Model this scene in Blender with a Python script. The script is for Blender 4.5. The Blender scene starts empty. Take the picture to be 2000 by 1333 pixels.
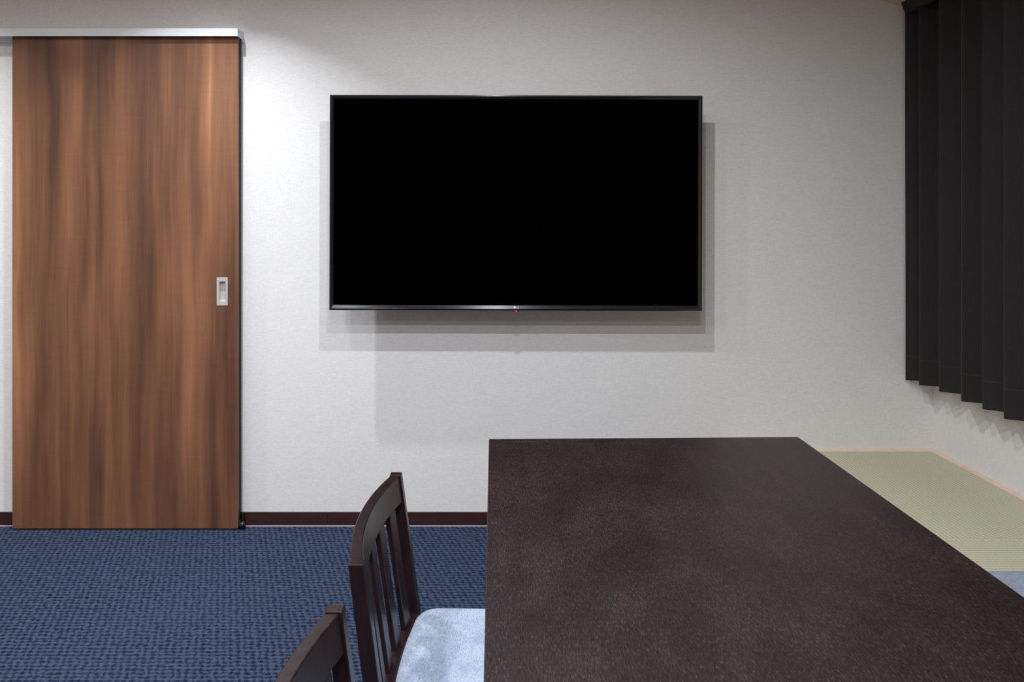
import bpy, bmesh, math, random
from mathutils import Vector, Matrix
random.seed(4)
C = bpy.context.scene.collection
S = bpy.context.scene

# ------------------------------------------------------------------ camera
F = 1370.0                      # focal length in pixels of the 2000x1333 frame
cam_d = bpy.data.cameras.new('camera')
cam = bpy.data.objects.new('camera', cam_d); C.objects.link(cam)
cam.location = (0, 0, 1.27)
cam.rotation_euler = (math.radians(90), 0, 0)
cam_d.sensor_width = 36; cam_d.sensor_fit = 'HORIZONTAL'
cam_d.lens = F / 2000 * 36
cam_d.shift_x = 36 / 2000
cam_d.shift_y = -234.5 / 2000
cam_d.clip_start = 0.02
S.camera = cam

# ------------------------------------------------------------------ world, exposure
w = bpy.data.worlds.new('world'); S.world = w; w.use_nodes = True
w.node_tree.nodes['Background'].inputs[0].default_value = (1, 1, 1, 1)
w.node_tree.nodes['Background'].inputs[1].default_value = 0.0
S.view_settings.view_transform = 'Standard'
S.view_settings.look = 'None'
S.view_settings.gamma = 1
S.view_settings.use_curve_mapping = False
S.view_settings.exposure = 0.0

# ------------------------------------------------------------------ room sizes
YW = 2.924          # back wall
XR = 1.8335         # right wall
XL = -3.4
YF = -3.2
HC = 2.53           # flat part of the ceiling
XS = 0.412           # where the ceiling starts to slope down to the right
SL = 0.283
ZT = 0.314          # top of the tatami
XP = 0.95           # edge of the raised floor
def zceil(x): return HC - max(0.0, x - XS) * SL

# ------------------------------------------------------------------ lamps
LAMPS = [  # x, y, watts, spread in degrees
    (0.006, 1.469, 21, 171), (0.006, 0.647, 22, 168), (0.006, -0.256, 20, 168), (0.006, -1.15, 14, 168),
    (-1.12, 2.334, 12.5, 107), (-1.12, 1.469, 8, 168), (-1.12, 0.647, 12, 168), (-1.12, -0.256, 13, 168), (-1.12, -1.15, 9, 168),
    (-2.35, 2.334, 10, 107), (-2.35, 1.469, 6, 168), (-2.35, 0.647, 9, 168), (-2.35, -0.256, 10, 168),
]
LAMP_COL = (0.94, 0.985, 1.04)
for x, y, p, spread in LAMPS:
    d = bpy.data.lights.new('downlight_lamp', 'AREA')
    d.shape = 'DISK'; d.size = 0.04; d.energy = p; d.spread = math.radians(spread); d.color = LAMP_COL
    o = bpy.data.objects.new('downlight_lamp', d); C.objects.link(o)
    o.location = (x, y, HC - 0.012)

# ------------------------------------------------------------------ helpers
def link(name, me, m, parent=None, bevel=0, seg=2, smooth=False):
    o = bpy.data.objects.new(name, me); C.objects.link(o)
    if m is not None: me.materials.append(m)
    if parent is not None: o.parent = parent
    if bevel:
        b = o.modifiers.new('bevel', 'BEVEL'); b.width = bevel; b.segments = seg; b.limit_method = 'ANGLE'
        b.angle_limit = math.radians(35); b.harden_normals = False
    if smooth:
        for p in me.polygons: p.use_smooth = True
    return o
def obj(name, bm, m, parent=None, bevel=0, seg=2, smooth=False):
    bmesh.ops.recalc_face_normals(bm, faces=bm.faces)
    me = bpy.data.meshes.new(name); bm.to_mesh(me); bm.free()
    return link(name, me, m, parent, bevel, seg, smooth)
def box(bm, x0, x1, y0, y1, z0, z1):
    v = [bm.verts.new((x, y, z)) for x in (x0, x1) for y in (y0, y1) for z in (z0, z1)]
    for f in ((0,1,3,2),(4,6,7,5),(0,4,5,1),(2,3,7,6),(0,2,6,4),(1,5,7,3)):
        bm.faces.new([v[i] for i in f])
def boxobj(name, dims, m, parent=None, bevel=0, seg=2):
    bm = bmesh.new(); box(bm, *dims); return obj(name, bm, m, parent, bevel, seg)
def prism(bm, pts, a, b, axis='z'):
    """extrude closed 2D outline between a and b along the axis"""
    def P(u, v, t):
        return {'z': (u, v, t), 'x': (t, u, v), 'y': (u, t, v)}[axis]
    lo = [bm.verts.new(P(u, v, a)) for u, v in pts]
    hi = [bm.verts.new(P(u, v, b)) for u, v in pts]
    n = len(pts)
    bm.faces.new(lo); bm.faces.new(hi[::-1])
    for i in range(n):
        bm.faces.new([lo[i], hi[i], hi[(i+1) % n], lo[(i+1) % n]])
def cyl(bm, x, y, z0, z1, r0, r1=None, n=32):
    r1 = r0 if r1 is None else r1
    a = [bm.verts.new((x + r0*math.cos(2*math.pi*i/n), y + r0*math.sin(2*math.pi*i/n), z0)) for i in range(n)]
    b = [bm.verts.new((x + r1*math.cos(2*math.pi*i/n), y + r1*math.sin(2*math.pi*i/n), z1)) for i in range(n)]
    bm.faces.new(a[::-1]); bm.faces.new(b)
    for i in range(n): bm.faces.new([a[i], a[(i+1) % n], b[(i+1) % n], b[i]])
def empty(name, loc, rz=0):
    o = bpy.data.objects.new(name, None); C.objects.link(o)
    o.location = loc; o.rotation_euler = (0, 0, rz); return o
def tag(o, label, cat, group=None):
    o['label'] = label; o['category'] = cat
    if group: o['group'] = group
    return o
def struct(o): o['kind'] = 'structure'; return o

# ------------------------------------------------------------------ materials
def srgb(r, g, b):
    f = lambda c: (c/255/12.92) if c/255 <= 0.04045 else ((c/255+0.055)/1.055)**2.4
    return (f(r), f(g), f(b), 1)
class M:
    def __init__(s, name, rough=0.5, spec=0.5, col=(0.5,0.5,0.5,1), metal=0):
        s.m = bpy.data.materials.new(name); s.m.use_nodes = True
        s.t = s.m.node_tree; s.b = s.t.nodes['Principled BSDF']
        s.b.inputs['Roughness'].default_value = rough
        s.b.inputs['Specular IOR Level'].default_value = spec
        s.b.inputs['Base Color'].default_value = col
        s.b.inputs['Metallic'].default_value = metal
    def n(s, kind, **kw):
        nd = s.t.nodes.new(kind)
        for k, v in kw.items(): setattr(nd, k, v)
        return nd
    def l(s, a, b): s.t.links.new(a, b)
    def coords(s, scale=(1,1,1), rot=(0,0,0), kind='Object'):
        tc = s.n('ShaderNodeTexCoord'); mp = s.n('ShaderNodeMapping')
        mp.inputs['Scale'].default_value = scale; mp.inputs['Rotation'].default_value = rot
        s.l(tc.outputs[kind], mp.inputs['Vector']); return mp.outputs['Vector']
    def noise(s, vec, scale=5, detail=4, rough=0.5, dist=0):
        nd = s.n('ShaderNodeTexNoise'); s.l(vec, nd.inputs['Vector'])
        nd.inputs['Scale'].default_value = scale; nd.inputs['Detail'].default_value = detail
        nd.inputs['Roughness'].default_value = rough; nd.inputs['Distortion'].default_value = dist
        return nd.outputs['Fac']
    def ramp(s, fac, stops, interp='LINEAR'):
        nd = s.n('ShaderNodeValToRGB'); s.l(fac, nd.inputs['Fac']); cr = nd.color_ramp
        cr.interpolation = interp
        while len(cr.elements) < len(stops): cr.elements.new(0.5)
        for e, (p, c) in zip(cr.elements, stops):
            e.position = p; e.color = c if len(c) == 4 else (*c, 1)
        return nd.outputs['Color']
    def mix(s, fac, a, b, mode='MIX'):
        nd = s.n('ShaderNodeMix', data_type='RGBA', blend_type=mode)
        for i, v in ((0, fac), (6, a), (7, b)):
            if isinstance(v, (int, float)): nd.inputs[i].default_value = v
            elif isinstance(v, tuple): nd.inputs[i].default_value = v
            else: s.l(v, nd.inputs[i])
        return nd.outputs[2]
    def math(s, op, a, b=0.0, c=0.0):
        nd = s.n('ShaderNodeMath', operation=op)
        for i, v in ((0, a), (1, b), (2, c)):
            if isinstance(v, (int, float)): nd.inputs[i].default_value = v
            else: s.l(v, nd.inputs[i])
        return nd.outputs[0]
    def sep(s, vec):
        nd = s.n('ShaderNodeSeparateXYZ'); s.l(vec, nd.inputs[0]); return nd.outputs
    def color(s, c): s.l(c, s.b.inputs['Base Color'])
    def bump(s, h, strength=0.3, dist=0.002):
        nd = s.n('ShaderNodeBump'); nd.inputs['Strength'].default_value = strength
        nd.inputs['Distance'].default_value = dist
        s.l(h, nd.inputs['Height']); s.l(nd.outputs[0], s.b.inputs['Normal'])

def mat_wallpaper():
    a = M('woven_wallpaper', rough=0.85, spec=0.2)
    h1 = a.noise(a.coords((60, 60, 900)), 1, 3, 0.6)      # horizontal threads
    h2 = a.noise(a.coords((700, 700, 45)), 1, 3, 0.6)     # vertical threads
    h = a.math('MULTIPLY_ADD', h2, 0.55, h1)
    big = a.noise(a.coords((3, 3, 3)), 1, 2)
    c = a.ramp(h, [(0.45, srgb(206, 204, 203)), (1.05, srgb(232, 231, 231))])
    c = a.mix(a.math('MULTIPLY', big, 0.06), c, srgb(214, 206, 196))
    a.color(c); a.bump(h, 0.35, 0.0012)
    return a.m
def mat_beige():
    a = M('beige_wallpaper', rough=0.85, spec=0.2)
    h = a.noise(a.coords((60, 60, 900)), 1, 3, 0.6)
    a.color(a.ramp(h, [(0.3, srgb(222, 196, 166)), (0.7, srgb(232, 208, 180))])); a.bump(h, 0.3, 0.001)
    return a.m
def mat_ceiling():
    a = M('beige_ceiling_paper', rough=0.9, spec=0.1)
    h = a.noise(a.coords((200, 200, 200)), 1, 3)
    a.color(a.ramp(h, [(0.3, srgb(214, 188, 160)), (0.7, srgb(222, 197, 170))])); a.bump(h, 0.2, 0.001)
    return a.m
def mat_carpet():
    a = M('blue_loop_carpet', rough=0.95, spec=0.05)
    base = a.coords((1, 1, 1))
    wob = a.n('ShaderNodeTexNoise'); a.l(base, wob.inputs['Vector'])
    wob.inputs['Scale'].default_value = 38; wob.inputs['Detail'].default_value = 2
    add = a.n('ShaderNodeVectorMath', operation='MULTIPLY_ADD')
    a.l(wob.outputs['Color'], add.inputs[0]); add.inputs[1].default_value = (0.024, 0.016, 0); a.l(base, add.inputs[2])
    x, y, z = a.sep(add.outputs[0])
    # staggered loops, rows 17 mm apart
    row = a.math('DIVIDE', y, 0.0165)
    yy = a.math('SINE', a.math('MULTIPLY', row, 2*math.pi))
    xs = a.math('SINE', a.math('ADD', a.math('MULTIPLY', x, 2*math.pi/0.021), a.math('MULTIPLY', row, 1.9)))
    cell = a.math('MULTIPLY_ADD', xs, 0.42, a.math('MULTIPLY', yy, 0.58))
    fine = a.noise(base, 330, 4, 0.7)
    mid = a.noise(base, 70, 3, 0.6)
    h = a.math('MULTIPLY_ADD', cell, 0.21, a.math('MULTIPLY_ADD', fine, 1.15, a.math('MULTIPLY', mid, 0.65)))
    c = a.ramp(h, [(0.56, srgb(10, 14, 28)), (0.82, srgb(34, 43, 64)), (1.12, srgb(72, 83, 107))])
    pat = a.noise(base, 1.6, 2)
    c = a.mix(a.ramp(pat, [(0.45, (0, 0, 0, 1)), (0.75, (0.25, 0.25, 0.25, 1))]), c, srgb(60, 76, 98))
    a.color(c); a.bump(h, 0.8, 0.006)
    return a.m
def mat_walnut():
    a = M('walnut_door_veneer', rough=0.42, spec=0.35)
    co = a.coords((1, 1, 1))
    bend = a.n('ShaderNodeTexNoise'); a.l(a.coords((2.2, 1, 1.3)), bend.inputs['Vector'])
    bend.inputs['Scale'].default_value = 1.4; bend.inputs['Detail'].default_value = 1
    add = a.n('ShaderNodeVectorMath', operation='MULTIPLY_ADD')
    a.l(bend.outputs['Color'], add.inputs[0]); add.inputs[1].default_value = (0.05, 0, 0); a.l(co, add.inputs[2])
    def st(scale, s, d, r=0.5):
        mp = a.n('ShaderNodeMapping'); mp.inputs['Scale'].default_value = scale
        a.l(add.outputs[0], mp.inputs['Vector']); return a.noise(mp.outputs['Vector'], s, d, r)
    wide = st((6.5, 1, 0.75), 1.0, 3, 0.5)
    mid = st((19, 1, 0.8), 1.0, 3, 0.5)
    thin = st((130, 1, 1.6), 1.0, 3, 0.6)
    fine = a.noise(a.coords((420, 420, 6)), 1, 3, 0.6)
    cross = a.noise(a.coords((10, 10, 70)), 1, 4, 0.6, 0.4)
    v = a.math('MULTIPLY_ADD', mid, 0.75, a.math('MULTIPLY', wide, 1.15))
    v = a.math('MULTIPLY_ADD', thin, 0.16, v)
    v = a.math('MULTIPLY_ADD', fine, 0.16, v)
    v = a.math('MULTIPLY_ADD', cross, 0.07, v)
    v = a.math('ADD', v, 0.03)
    v = a.math('MULTIPLY_ADD', v, 0.8, -0.45)
    c = a.ramp(v, [(0.30, srgb(82, 54, 41)), (0.44, srgb(106, 71, 52)), (0.56, srgb(124, 84, 60)), (0.68, srgb(143, 98, 70)), (0.82, srgb(166, 120, 87))])
    a.color(c); a.bump(fine, 0.10, 0.0006)
    return a.m
def mat_table():
    a = M('dark_oak_table_top', rough=0.36, spec=0.42)
    grain = a.noise(a.coords((420, 60, 200)), 1, 4, 0.7)
    speck = a.noise(a.coords((640, 110, 300)), 1, 2, 0.6)
    blot = a.noise(a.coords((10, 6, 7)), 1, 5, 0.65)
    streak = a.noise(a.coords((40, 1.6, 10)), 1, 3, 0.6)
    v = a.math('MULTIPLY_ADD', blot, 0.45, a.math('MULTIPLY', grain, 0.85))
    v = a.math('MULTIPLY_ADD', streak, 0.25, v)
    c = a.ramp(v, [(0.60, srgb(18, 11, 11)), (0.80, srgb(30, 19, 19)), (1.0, srgb(50, 35, 35))])
    sp = a.ramp(speck, [(0.55, (0, 0, 0, 1)), (0.72, (1, 1, 1, 1))])
    c = a.mix(a.math('MULTIPLY', sp, a.math('MULTIPLY', blot, 0.75)), c, srgb(96, 76, 73))
    a.color(c)
    r = a.math('MULTIPLY_ADD', grain, 0.22, a.math('MULTIPLY_ADD', blot, 0.10, 0.26))
    a.l(r, a.b.inputs['Roughness']); a.bump(grain, 0.35, 0.0010)
    return a.m
def mat_chairwood():
    a = M('dark_brown_lacquered_wood', rough=0.30, spec=0.55)
    g = a.noise(a.coords((60, 60, 9)), 1, 3, 0.6)
    a.color(a.ramp(g, [(0.3, srgb(17, 8, 9)), (0.75, srgb(40, 21, 23))])); a.bump(g, 0.06, 0.0005)
    return a.m
def mat_baseboard():
    a = M('dark_red_brown_board', rough=0.45, spec=0.4)
    g = a.noise(a.coords((9, 9, 200)), 1, 4, 0.6)
    a.color(a.ramp(g, [(0.3, srgb(40, 20, 20)), (0.7, srgb(62, 36, 34))])); return a.m
def mat_seat():
    a = M('grey_blue_woven_fabric', rough=0.95, spec=0.1)
    t1 = a.noise(a.coords((1100, 130, 300)), 1, 3, 0.6)
    t2 = a.noise(a.coords((160, 1100, 300)), 1, 3, 0.6)
    wear = a.noise(a.coords((13, 13, 13)), 1, 3, 0.6)
    h = a.math('MULTIPLY_ADD', t2, 0.8, t1)
    c = a.ramp(h, [(0.62, srgb(96, 106, 125)), (1.12, srgb(160, 171, 189))])
    c = a.mix(a.ramp(wear, [(0.48, (0, 0, 0, 1)), (0.68, (0.32, 0.32, 0.32, 1))]), c, srgb(94, 102, 122))
    a.color(c); a.bump(h, 0.4, 0.001)
    a.b.inputs['Sheen Weight'].default_value = 0.15
    return a.m
def mat_tatami(rot, kx=0.28):
    a = M('tatami_rush_weave', rough=0.75, spec=0.2)
    v = a.coords((1, 1, 1), rot=(0, 0, rot))
    x, y, z = a.sep(v)
    r = a.math('SINE', a.math('MULTIPLY', y, 2*math.pi/0.0135))
    q = a.math('SINE', a.math('MULTIPLY', x, 2*math.pi/0.012))
    sgn = a.math('MULTIPLY', a.math('SINE', a.math('MULTIPLY', y, math.pi/0.0135)), q)
    n = a.noise(v, 260, 3, 0.6)
    h = a.math('ADD', a.math('MULTIPLY', r, 0.30), a.math('MULTIPLY_ADD', sgn, kx, n))
    c = a.ramp(h, [(0.0, srgb(168, 164, 138)), (0.5, srgb(200, 197, 170)), (1.0, srgb(216, 213, 188))])
    big = a.noise(a.coords((2.5, 2.5, 2.5)), 1, 2)
    c = a.mix(a.math('MULTIPLY', big, 0.35), c, srgb(186, 188, 154))
    a.color(c); a.bump(h, 0.5, 0.0012)
    return a.m
def mat_curtain():
    a = M('black_blackout_fabric', rough=0.75, spec=0.25)
    t = a.noise(a.coords((300, 300, 1200)), 1, 3)
    x, y, z = a.sep(a.coords())
    c = a.ramp(t, [(0.3, srgb(28, 26, 26)), (0.7, srgb(42, 39, 39))])
    # stitched hem line about ten centimetres above the lower edge
    d = a.math('ABSOLUTE', a.math('SUBTRACT', z, 0.099))
    line = a.math('LESS_THAN', d, 0.0012)
    c = a.mix(a.math('MULTIPLY', line, 0.35), c, srgb(74, 70, 70))
    a.color(c); a.bump(t, 0.2, 0.0006)
    a.b.inputs['Sheen Weight'].default_value = 0.05
    return a.m
def mat_paleWood():
    a = M('pale_cypress_strip', rough=0.55, spec=0.3)
    g = a.noise(a.coords((30, 30, 200)), 1, 3)
    a.color(a.ramp(g, [(0.3, srgb(226, 198, 178)), (0.7, srgb(240, 218, 200))])); return a.m

WALL = mat_wallpaper(); BEIGE = mat_beige(); CEIL = mat_ceiling(); CARPET = mat_carpet(); WALNUT = mat_walnut()
TABLE = mat_table(); CHW = mat_chairwood(); BASE = mat_baseboard(); SEAT = mat_seat()
TAT_A = mat_tatami(math.radians(90)); TAT_B = mat_tatami(0, 0.06)
CURT = mat_curtain(); PALE = mat_paleWood()
ALU = M('white_powder_coat', 0.4, 0.5, srgb(226, 231, 236), 0.0).m
STEEL = M('satin_nickel', 0.42, 0.5, srgb(206, 200, 198), 0.4).m
RUBBER = M('black_rubber', 0.6, 0.3, srgb(24, 20, 20)).m
BALL = M('dark_polished_ball', 0.18, 0.6, srgb(26, 30, 40), 0.2).m
SCREEN = M('black_screen', 0.5, 0.0, (0.0002, 0.0002, 0.0002, 1)).m
BEZ = M('glossy_black_bezel', 0.16, 0.6, srgb(34, 34, 37), 0.35).m
BACK = M('black_plastic', 0.6, 0.3, srgb(20, 20, 22)).m
WHITE_MARK = M('white_print', 0.4, 0.5, srgb(235, 240, 245)).m
RING = M('white_painted_metal', 0.45, 0.4, srgb(232, 230, 226)).m
LINE = M('pale_grey_sealant', 0.7, 0.2, srgb(186, 180, 184)).m
led = M('red_standby_light', 0.2, 0.5, (0.25, 0.0, 0.01, 1))
led.b.inputs['Emission Color'].default_value = (1, 0.03, 0.08, 1); led.b.inputs['Emission Strength'].default_value = 1.6
LED = led.m
led2 = M('red_sensor_window', 0.15, 0.5, (0.10, 0.0, 0.006, 1)); LEDW = led2.m
ln = M('lamp_lens', 0.5, 0.5, (1, 1, 1, 1)); ln.b.inputs['Emission Color'].default_value = (1, 0.95, 0.9, 1)
ln.b.inputs['Emission Strength'].default_value = 8; LENS = ln.m

# ------------------------------------------------------------------ room shell
struct(boxobj('floor', (XL-0.1, XR+0.1, YF-0.1, YW+0.1, -0.1, 0), CARPET))
struct(boxobj('wall_back', (XL-0.1, XR+0.1, YW, YW+0.1, 0, 2.9), WALL))
struct(boxobj('wall_right', (XR, XR+0.1, YF, YW, 0, 2.5), WALL))
struct(boxobj('wall_left', (XL-0.1, XL, YF, YW, 0, 2.9), BEIGE))
struct(boxobj('wall_front', (XL-0.1, XR+0.1, YF-0.1, YF, 0, 2.9), BEIGE))
bm = bmesh.new()
zr = zceil(XR + 0.1)
prism(bm, [(XL-0.1, HC), (XS, HC), (XR+0.1, zr), (XR+0.1, zr+0.15), (XS, HC+0.15), (XL-0.1, HC+0.15)], YF-0.1, YW+0.1, 'y')
struct(obj('ceiling', bm, CEIL))

bm = bmesh.new()
xj = (640-964)/468.5
box(bm, XL, xj-0.0006, YW-0.007, YW, 0.003, 0.0576)
box(bm, xj+0.0006, XP, YW-0.007, YW, 0.003, 0.0576)
struct(obj('baseboard_back', bm, BASE, bevel=0.0012))
struct(boxobj('trim_1', (XL, XP, YW-0.010, YW-0.0, 0.0, 0.0028), LINE))

# raised tatami floor along the right wall
struct(boxobj('platform', (XP, XR, YF, YW, 0.0, ZT-0.03), PALE))
struct(boxobj('trim_2', (XP, XR, YW-0.020, YW, ZT-0.03, ZT+0.005), PALE, bevel=0.001))
struct(boxobj('trim_3', (XR-0.022, XR, YF, YW-0.020, ZT-0.03, ZT+0.005), PALE, bevel=0.001))
struct(boxobj('trim_4', (XP, XP+0.05, YF, YW-0.020, ZT-0.03, ZT+0.001), PALE, bevel=0.002))
ym = YW - 0.020
mats = [('green tatami mat against the back wall beneath the black curtain', 2.10, ym, TAT_A),
        ('green tatami mat under the blue-grey floor cushion, next to the table', 1.285, 2.0985, TAT_B)]
for lab, y0, y1, mt in mats:
    o = boxobj('tatami_mat', (XP+0.051, XR-0.023, y0, y1, ZT-0.03, ZT), mt, bevel=0.003)
    tag(o, lab, 'tatami mat', 'tatami mats on the raised floor')
yy = 1.2835
while yy > YF + 0.3:
    o = boxobj('tatami_mat', (XP+0.051, XR-0.023, yy-0.8135, yy, ZT-0.03, ZT), TAT_A, bevel=0.003) if yy-0.8135 > YF else None
    if o: tag(o, 'green tatami mat farther along the raised floor, past the cushion', 'tatami mat', 'tatami mats on the raised floor')
    yy -= 0.815

# floor cushion on the tatami
def soft_slab(x0, x1, y0, y1, z0, z1, r, dome, n=28, pinch=0.35):
    """rounded rectangular pad, slightly crowned"""
    bm = bmesh.new()
    cx, cy = (x0+x1)/2, (y0+y1)/2; hx, hy = (x1-x0)/2, (y1-y0)/2
    top = {}; bot = {}
    for i in range(n+1):
        for j in range(n+1):
            u = -1 + 2*i/n; v = -1 + 2*j/n
            # denser near the rim
            u = math.sin(u*math.pi/2); v = math.sin(v*math.pi/2)
            # round the plan corners
            px, py = u*hx, v*hy
            ax, ay = abs(px)-(hx-r), abs(py)-(hy-r)
            if ax > 0 and ay > 0:
                m = max(ax, ay); l = math.hypot(ax, ay); k = m/l
                px = math.copysign(hx-r+ax*k, px); py = math.copysign(hy-r+ay*k, py)
            e = min(hx*(1-abs(u)), hy*(1-abs(v)))
            t = min(1, e/0.03); edge = math.sqrt(max(0, 1-(1-t)**2))
            th = (z1-z0)
            zt = z0 + th*pinch + (th*(1-pinch)-dome)*edge + dome*(1-u*u)*(1-v*v)
            top[i, j] = bm.verts.new((cx+px, cy+py, zt)); 
            bot[i, j] = bm.verts.new((cx+px*(1-0.0), cy+py, z0 + th*pinch*(1-edge)))
    for i in range(n):
        for j in range(n):
            bm.faces.new([top[i,j], top[i+1,j], top[i+1,j+1], top[i,j+1]])
            bm.faces.new([bot[i,j], bot[i,j+1], bot[i+1,j+1], bot[i+1,j]])
    bmesh.ops.remove_doubles(bm, verts=bm.verts, dist=0.00001)
    bd = [e for e in bm.edges if e.is_boundary]
    if bd: bmesh.ops.bridge_loops(bm, edges=bd)
    return bm
cu = obj('floor_cushion', soft_slab(1.06, 1.62, 1.30, 1.850, ZT, ZT+0.045, 0.012, 0.003, pinch=0.5), SEAT, smooth=True)
tag(cu, 'flat blue-grey fabric floor cushion on the tatami right of the table', 'cushion')

# ------------------------------------------------------------------ sliding door
DX0, DX1, DZ0, DZ1 = -1.976, -1.0490, 0.0066, 2.030
DYF, DYB = 2.880, 2.913
hx0, hx1, hz0, hz1 = -1.1365, -1.0912, 0.9232, 1.0388        # pull plate
ix0, ix1, iz0, iz1 = hx0+0.0105, hx1-0.0085, hz0+0.0165, hz1-0.0165
bm = bmesh.new()
ds = 0.016
xs = [DX0, ix0-0.001, ix1+0.001, DX1]; zs = [DZ0, iz0-0.001, iz1+0.001, DZ1]
# front skin with a hole, cavity, sides and back
g = [[bm.verts.new((x, DYF, z)) for z in zs] for x in xs]
for i in range(3):
    for j in range(3):
        if (i, j) != (1, 1): bm.faces.new([g[i][j], g[i+1][j], g[i+1][j+1], g[i][j+1]])
c4 = [g[1][1], g[2][1], g[2][2], g[1][2]]
d4 = [bm.verts.new((v.co.x, DYF+ds, v.co.z)) for v in c4]
for k in range(4): bm.faces.new([c4[k], c4[(k+1)%4], d4[(k+1)%4], d4[k]])
bm.faces.new(d4)
bk = [[bm.verts.new((x, DYB, z)) for z in zs] for x in xs]
for i in range(3):
    for j in range(3): bm.faces.new([bk[i][j], bk[i][j+1], bk[i+1][j+1], bk[i+1][j]])
for i in range(3):
    bm.faces.new([g[i][0], bk[i][0], bk[i+1][0], g[i+1][0]])
    bm.faces.new([g[i][3], g[i+1][3], bk[i+1][3], bk[i][3]])
    bm.faces.new([g[0][i], g[0][i+1], bk[0][i+1], bk[0][i]])
    bm.faces.new([g[3][i], bk[3][i], bk[3][i+1], g[3][i+1]])
door = struct(obj('door_1', bm, WALNUT, bevel=0.0007, seg=1))
bm = bmesh.new()
yp = DYF - 0.0016
for d4_ in ((hx0, ix0, hz0, hz1), (ix1, hx1, hz0, hz1), (ix0, ix1, hz0, iz0), (ix0, ix1, iz1, hz1)):
    box(bm, d4_[0], d4_[1], yp, DYF, d4_[2], d4_[3])
bmesh.ops.remove_doubles(bm, verts=bm.verts, dist=1e-6)
hp = obj('door_handle', bm, STEEL, door, bevel=0.0005)
bm = bmesh.new()                                             # recessed cup
t = 0.0008; yb = DYF + 0.0135
box(bm, ix0, ix1, yb, yb+t, iz0, iz1)
box(bm, ix0, ix0+t, yp, yb, iz0, iz1); box(bm, ix1-t, ix1, yp, yb, iz0, iz1)
box(bm, ix0, ix1, yp, yb, iz0, iz0+t); box(bm, ix0, ix1, yp, yb, iz1-t, iz1)
obj('recessed_cup', bm, STEEL, hp)
boxobj('edge_seal', (DX1, DX1+0.0018, DYF+0.014, DYB, DZ0+0.03, DZ1-0.01), RUBBER, door)
boxobj('gap_shade_strip', (DX0+0.006, DX1, DYF+0.004, DYB-0.004, 0.0012, DZ0), RUBBER, door)  # black strip standing in for the shadow in the gap under the door

# rail above the door
RYF = 2.854; RX1 = -1.0416
rail = empty('sliding_door_rail', (-2.0, YW, 2.02))
def sub(name, dims, m, par, **k):
    x0, x1, y0, y1, z0, z1 = dims; L = par.location
    return boxobj(name, (x0-L.x, x1-L.x, y0-L.y, y1-L.y, z0-L.z, z1-L.z), m, par, **k)
bm = bmesh.new()
L = rail.location
prof = [(RYF, 2.0235), (RYF, 2.0545), (RYF+0.002, 2.0555), (YW, 2.0555), (YW, 2.0515), (RYF+0.003, 2.0515), (RYF+0.003, 2.0235)]
prism(bm, [(a-L.y, b-L.z) for a, b in prof], XL-L.x, RX1-0.002-L.x, 'x')
obj('fascia', bm, ALU, rail)
sub('end_cap', (RX1-0.002, RX1, RYF, YW, 2.0225, 2.0555), ALU, rail, bevel=0.0006)
sub('back_plate', (XL, RX1+0.0005, YW-0.010, YW, 2.0130, 2.0510), ALU, rail, bevel=0.0008)
tag(rail, 'white aluminium rail box over the walnut sliding door', 'door rail')

# floor stop at the door corner
st = empty('door_stop', (-1.0345, 2.889, 0))
bm = bmesh.new()
cyl(bm, 0, 0, 0, 0.004, 0.013, 0.012)
obj('base', bm, RUBBER, st)
bm = bmesh.new(); bmesh.ops.create_uvsphere(bm, u_segments=28, v_segments=18, radius=0.0145, matrix=Matrix.Translation((0, 0, 0.0178)))
obj('ball', bm, BALL, st, smooth=True)
bm = bmesh.new(); box(bm, -0.010, 0.002, 0.012, 0.024, 0.0, 0.062)
obj('bracket', bm, RUBBER, st, bevel=0.003)
tag(st, 'small dark round door stop on the carpet at the walnut door corner', 'door stop')

# ------------------------------------------------------------------ television
TY = 2.764
def PX(x, y, Y): return ((x-964)*Y/F, 1.27-(y-432)*Y/F)
tl = PX(643.5, 184.8, TY); tr = PX(1373.5, 186.6, TY); bl = PX(642.2, 606.8, TY); br = PX(1371.7, 607.8, TY)
tcx = (tl[0]+tr[0]+bl[0]+br[0])/4; tcz = (tl[1]+tr[1]+bl[1]+br[1])/4
tw = (tr[0]-tl[0]+br[0]-bl[0])/2; th = (tl[1]-bl[1]+tr[1]-br[1])/2
roll = math.atan2(tl[1]-tr[1], tr[0]-tl[0])
tv = empty('television', (tcx, TY, tcz)); tv.rotation_euler = (0, roll, 0)
bw = 0.0162; bb = 0.0205
def frame_ring(bm, o4, i4, y0, y1):
    O0 = [bm.verts.new((x, y0, z)) for x, z in o4]; I0 = [bm.verts.new((x, y1, z)) for x, z in i4]
    for k in range(4): bm.faces.new([O0[k], O0[(k+1)%4], I0[(k+1)%4], I0[k]])
    return O0, I0
def rect(l, r, b, t): return [(l, b), (r, b), (r, t), (l, t)]
W2, H2 = tw/2, th/2
bm = bmesh.new()
loops = [(rect(-W2, W2, -H2, H2), 0.014), (rect(-W2, W2, -H2, H2), 0.005),
         (rect(-W2+0.003, W2-0.003, -H2+0.006, H2-0.003), 0.0),
         (rect(-W2+0.008, W2-0.008, -H2+0.008, H2-0.008), 0.0005),
         (rect(-W2+bw, W2-bw, -H2+bb, H2-bw), 0.006),
         (rect(-W2+bw, W2-bw, -H2+bb, H2-bw), 0.010)]
prev = None
for pts, y in loops:
    cur = [bm.verts.new((x, y, z)) for x, z in pts]
    if prev:
        for k in range(4): bm.faces.new([prev[k], prev[(k+1)%4], cur[(k+1)%4], cur[k]])
    prev = cur
obj('bezel', bm, BEZ, tv, bevel=0.0008)
boxobj('screen', (-W2+bw-0.002, W2-bw+0.002, 0.008, 0.0138, -H2+bb, H2-bw), SCREEN, tv)
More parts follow.
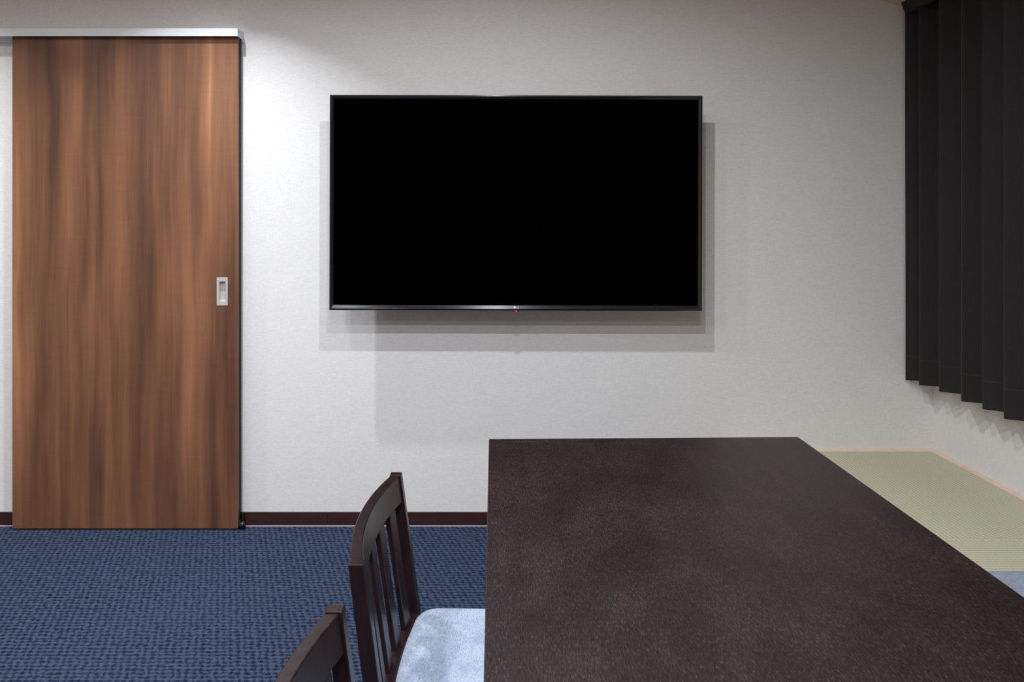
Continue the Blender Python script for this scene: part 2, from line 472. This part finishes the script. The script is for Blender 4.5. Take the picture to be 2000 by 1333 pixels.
boxobj('back_housing', (-W2+0.15, W2-0.15, 0.012, 0.050, -H2+0.10, H2-0.14), BACK, tv, bevel=0.006)
m_ = boxobj('wall_bracket', (-0.33, 0.33, 0.050, YW-TY, -0.20, 0.20), BACK, tv)
lx = (1008.5-964)*TY/F - tcx; 
lz = 1.27-(601-432)*TY/F - tcz
lzp = 1.27-(607.8-432)*TY/F - tcz
bm = bmesh.new()          # round emblem disc
n = 24; ring = [bm.verts.new((lx-0.0058+0.0042*math.cos(2*math.pi*i/n), -0.0006, lz+0.0042*math.sin(2*math.pi*i/n))) for i in range(n)]
ring2 = [bm.verts.new((v.co.x, 0.003, v.co.z)) for v in ring]
bm.faces.new(ring); bm.faces.new(ring2[::-1])
for i in range(n): bm.faces.new([ring[i], ring2[i], ring2[(i+1)%n], ring[(i+1)%n]])
obj('emblem', bm, WHITE_MARK, tv)
fc = bpy.data.curves.new('lettering', 'FONT'); fc.body = 'LG'; fc.size = 0.0088; fc.extrude = 0.0012
fo = bpy.data.objects.new('lettering_tmp', fc); C.objects.link(fo)
bpy.context.view_layer.update()
me = bpy.data.meshes.new_from_object(fo.evaluated_get(bpy.context.evaluated_depsgraph_get()))
bpy.data.objects.remove(fo)
me.transform(Matrix.Translation((lx+0.0004, -0.0003, lz-0.0032)) @ Matrix.Rotation(math.radians(90), 4, 'X'))
me.name = 'lettering'; me.materials.clear(); link('lettering', me, WHITE_MARK, tv)
bm = bmesh.new()          # sensor window hanging below the frame
bmesh.ops.create_uvsphere(bm, u_segments=24, v_segments=12, radius=1, matrix=Matrix.Translation((lx, 0.006, lzp+0.0005)) @ Matrix.Diagonal((0.0135, 0.008, 0.0048, 1)))
sw = obj('sensor_window', bm, LEDW, tv, smooth=True)
bm = bmesh.new()
bmesh.ops.create_uvsphere(bm, u_segments=16, v_segments=8, radius=0.0026, matrix=Matrix.Translation((lx+0.001, -0.0012, lzp-0.001)))
obj('standby_light', bm, LED, sw, smooth=True)
tag(tv, 'large black flat television mounted on the pale back wall', 'television')

# ------------------------------------------------------------------ dining table
ZTAB = 0.70
XA, XB, YA, YB, YN = -0.0122, 0.8035, 1.8335, 1.8515, 0.36
tb = empty('dining_table', (0.4, 1.1, 0))
bm = bmesh.new()
r = 0.006
pts = [(XA, YN), (XB, YN), (XB, YB-r), (XB-r*0.3, YB-r*0.3), (XB-r, YB), (XA+r*0.4, YA), (XA, YA-r*0.4)]
prism(bm, [(x-0.4, y-1.1) for x, y in pts], ZTAB-0.032, ZTAB)
obj('tabletop', bm, TABLE, tb, bevel=0.0015)
for i, (x, y) in enumerate(((0.07, 0.44), (0.68, 0.44), (0.07, 1.70), (0.68, 1.70))):
    boxobj('leg', (x-0.4, x+0.06-0.4, y-1.1, y+0.06-1.1, 0, ZTAB-0.032), TABLE, tb, bevel=0.004)
for dims in ((0.13, 0.68, 0.455, 0.480), (0.13, 0.68, 1.720, 1.745), (0.085, 0.110, 0.50, 1.70), (0.70, 0.725, 0.50, 1.70)):
    boxobj('apron', (dims[0]-0.4, dims[1]-0.4, dims[2]-1.1, dims[3]-1.1, 0.598, ZTAB-0.032), TABLE, tb, bevel=0.002)
tag(tb, 'long dark brown wooden dining table with a thin square-edged top', 'table')

# ------------------------------------------------------------------ chairs
# local frame: x = front (towards the table), y across, origin on the floor below the middle of the rear posts
CW = 0.2093                                    # half width over the posts
ZC = 0.7165                                    # post top
SEATZ = 0.430
def xpost(z):                                   # front face of the posts
    if z >= 0.40: return 0.0405 - (z-0.40)*0.136
    return 0.0405 - (0.40-z)*0.10               # rear legs splay backwards below the seat
def bow(y): return -0.026*(1-(y/0.195)**2)      # back rest curves away from the sitter
def ribbon(bm, f, n):
    prev = None; first = None
    for i in range(n+1):
        cur = [bm.verts.new(p) for p in f(i/n)]
        if prev:
            for k in range(len(cur)):
                bm.faces.new([prev[k], prev[(k+1)%len(cur)], cur[(k+1)%len(cur)], cur[k]])
        else: bm.faces.new(cur[::-1])
        prev = cur
    bm.faces.new(prev)
def make_chair(loc, rz, label):
    t = empty('dining_chair', loc, rz)
    for s in (-1, 1):
        ya, yb = sorted((s*CW, s*(CW-0.0205)))
        bm = bmesh.new()
        def f(u):
            z = u*ZC; x = xpost(z); th = 0.0275 - 0.003*max(0, (z-0.45)/0.27)
            return [(x-th, ya, z), (x, ya, z), (x, yb, z), (x-th, yb, z)]
        ribbon(bm, f, 16)
        obj('rear_post', bm, CHW, t, bevel=0.0014)
    # crest rail
    bm = bmesh.new(); H = 0.056; zt = ZC-0.0022; yi = CW-0.0205
    def f(u):
        y = -yi + 2*yi*u; b = bow(y)
        x1 = xpost(zt)-0.002+b; x0 = xpost(zt-H)-0.002+b; thk = 0.021
        return [(x1-thk, y, zt), (x1, y, zt), (x0, y, zt-H), (x0-thk, y, zt-H)]
    ribbon(bm, f, 28)
    obj('crest_rail', bm, CHW, t, bevel=0.002)
    # lower rail of the back, behind the cushion
    bm = bmesh.new()
    def f(u):
        y = -yi + 2*yi*u; b = bow(y)*0.9
        x = xpost(0.40)-0.002+b; 
        return [(x-0.022, y, 0.416), (x+0.004, y, 0.416), (x+0.004, y, 0.365), (x-0.022, y, 0.365)]
    ribbon(bm, f, 28)
    obj('lower_rail', bm, CHW, t, bevel=0.002)
    # five slats
    for k in range(5):
        yc = (k-2)*0.0705; w = 0.0165
        bm = bmesh.new()
        def f(u):
            z = 0.412 + u*(zt-H+0.004-0.412)
            P = []
            for y, back in ((yc-w, 1), (yc-w, 0), (yc+w, 0), (yc+w, 1)):
                b = bow(y)*(0.9+0.1*u)
                P.append((xpost(z)-0.006+b-0.011*back, y, z))
            return P
        ribbon(bm, f, 10)
        obj('slat', bm, CHW, t, bevel=0.0016)
    # seat frame and front legs
    bm = bmesh.new()
    box(bm, 0.045, 0.385, -CW+0.022, -CW+0.044, 0.345, 0.392)
    box(bm, 0.045, 0.385, CW-0.044, CW-0.022, 0.345, 0.392)
    box(bm, 0.385, 0.407, -CW+0.040, CW-0.040, 0.345, 0.392)
    obj('seat_frame', bm, CHW, t, bevel=0.002)
    for s in (-1, 1):
        ya, yb = sorted((s*(CW-0.010), s*(CW-0.040)))
        boxobj('front_leg', (0.375, 0.407, ya, yb, 0, 0.392), CHW, t, bevel=0.003)
        boxobj('stretcher', (0.012, 0.378, s*(CW-0.018)-0.008, s*(CW-0.018)+0.008, 0.15, 0.175), CHW, t, bevel=0.002)
    # upholstered seat, its rear edge following the back
    bm = soft_slab(0.030, 0.430, -CW, CW, 0.392, SEATZ, 0.045, 0.002, n=32, pinch=0.35)
    for v in bm.verts:
        k = max(0.0, 1-(v.co.x-0.030)/0.16)
        v.co.x += k*(bow(v.co.y)*0.55 + 0.004)
    obj('seat', bm, SEAT, t, smooth=True)
    tag(t, label, 'chair', 'slat-back dining chairs along the left side of the table')
    return t
c1 = make_chair((0, 0, 0), 0, 'complete dark wooden slat-back chair with pale blue-grey seat, nearer the back wall')
# place: local post front x at the top is xpost(ZC)
dx = xpost(ZC)
c1.location = (-0.2058 - dx, 1.3368, 0); c1.rotation_euler = (0, 0, math.radians(-1.16))
c2 = c1.copy(); C.objects.link(c2)
for ch in list(c1.children):
    k = ch.copy(); C.objects.link(k); k.parent = c2
c2.location = (c1.location.x-0.0129, c1.location.y-0.5335, 0)
c2['label'] = 'dark wooden chair cut off by the lower picture edge, only its back rest showing'

# ------------------------------------------------------------------ curtain
cu = empty('curtain', (1.735, 1.9, 0.613))
tips = [(1.6995, 2.894), (1.702, 2.806), (1.715, 2.700), (1.702, 2.552), (1.707, 2.448), (1.694, 2.328), (1.700, 2.21)]
vals = [(1.752, 2.878), (1.768, 2.782), (1.774, 2.662), (1.762, 2.526), (1.758, 2.412), (1.745, 2.298), (1.765, 2.18)]
while tips[-1][1] > 0.55:
    y = tips[-1][1]-random.uniform(0.105, 0.13)
    tips.append((1.70+random.uniform(-0.008, 0.008), y)); vals.append((1.762+random.uniform(-0.01, 0.008), y-0.028))
path = []
for a_, b_ in zip(tips, vals): path += [Vector(a_), Vector(b_)]
# round the folds
def rounded(P, frac=0.20, seg=5):
    out = [P[0]]
    for i in range(1, len(P)-1):
        d0 = P[i-1]-P[i]; d1 = P[i+1]-P[i]; 
        r = min(0.010, d0.length*0.35, d1.length*0.35)
        a = P[i]+d0.normalized()*r; b = P[i]+d1.normalized()*r
        for k in range(seg+1):
            t = k/seg; out.append(a*(1-t)**2+P[i]*2*t*(1-t)+b*t*t)
    out.append(P[-1]); return out
line = rounded(path)
zs = [0.613, 0.616, 0.66, 0.712, 0.80, 1.0, 1.3, 1.6, 1.85, 2.0, 2.08, 2.12, 2.14, 2.16, 2.2]
bm = bmesh.new(); rows = []
for j, z in enumerate(zs):
    row = []
    for i, p in enumerate(line):
        u = (z-0.613)/1.55
        sway = 0.0025*math.sin(p.y*9+z*2.1)
        flare = max(0, z-2.122)/0.05
        x = p.x + sway*min(1, u*1.5)*0.6 
        # the header narrows the folds a little
        zz = min(z, zceil(x)-0.0015)
        if z == 2.2: zz = zceil(x)-0.0015
        y = min(p.y, 2.905)
        row.append(bm.verts.new((x-1.735, y-1.9, zz-0.613)))
    rows.append(row)
for j in range(len(zs)-1):
    for i in range(len(line)-1):
        bm.faces.new([rows[j][i], rows[j][i+1], rows[j+1][i+1], rows[j+1][i]])
fab = obj('drape', bm, CURT, cu, smooth=True)
sol = fab.modifiers.new('thickness', 'SOLIDIFY'); sol.thickness = 0.0016; sol.offset = 0
bm = bmesh.new(); prism(bm, [(1.6985-1.735, 2.127-0.613), (1.6800-1.735, zceil(1.68)-0.613), (1.718-1.735, zceil(1.718)-0.613), (1.718-1.735, 2.127-0.613)], -1.4, 0.993, 'y')
obj('curtain_track', bm, CURT, cu)
tag(cu, 'black pleated blackout curtain hanging on the right wall above the tatami', 'curtain')

# ------------------------------------------------------------------ ceiling downlights
proto = None
for x, y, p, spread in LAMPS:
    z = HC
    if proto is None:
        dl = empty('recessed_downlight', (x, y, z))
        bm = bmesh.new(); n = 40
        ringv = []
        for r_, zz in ((0.052, 0.0), (0.052, -0.003), (0.046, -0.004), (0.042, -0.002), (0.042, 0.0)):
            ringv.append([bm.verts.new((r_*math.cos(2*math.pi*i/n), r_*math.sin(2*math.pi*i/n), zz)) for i in range(n)])
        for q in range(4):
            for i in range(n): bm.faces.new([ringv[q][i], ringv[q][(i+1)%n], ringv[q+1][(i+1)%n], ringv[q+1][i]])
        obj('ring', bm, RING, dl, smooth=True)
        bm = bmesh.new(); cyl(bm, 0, 0, -0.0012, -0.0002, 0.0415)
        obj('lens', bm, LENS, dl)
        tag(dl, 'small round white downlight set into the flat ceiling above the picture', 'downlight', 'recessed downlights in the ceiling')
        proto = dl
    else:
        c = proto.copy(); C.objects.link(c); c.location = (x, y, z)
        for ch in proto.children:
            k = ch.copy(); C.objects.link(k); k.parent = c
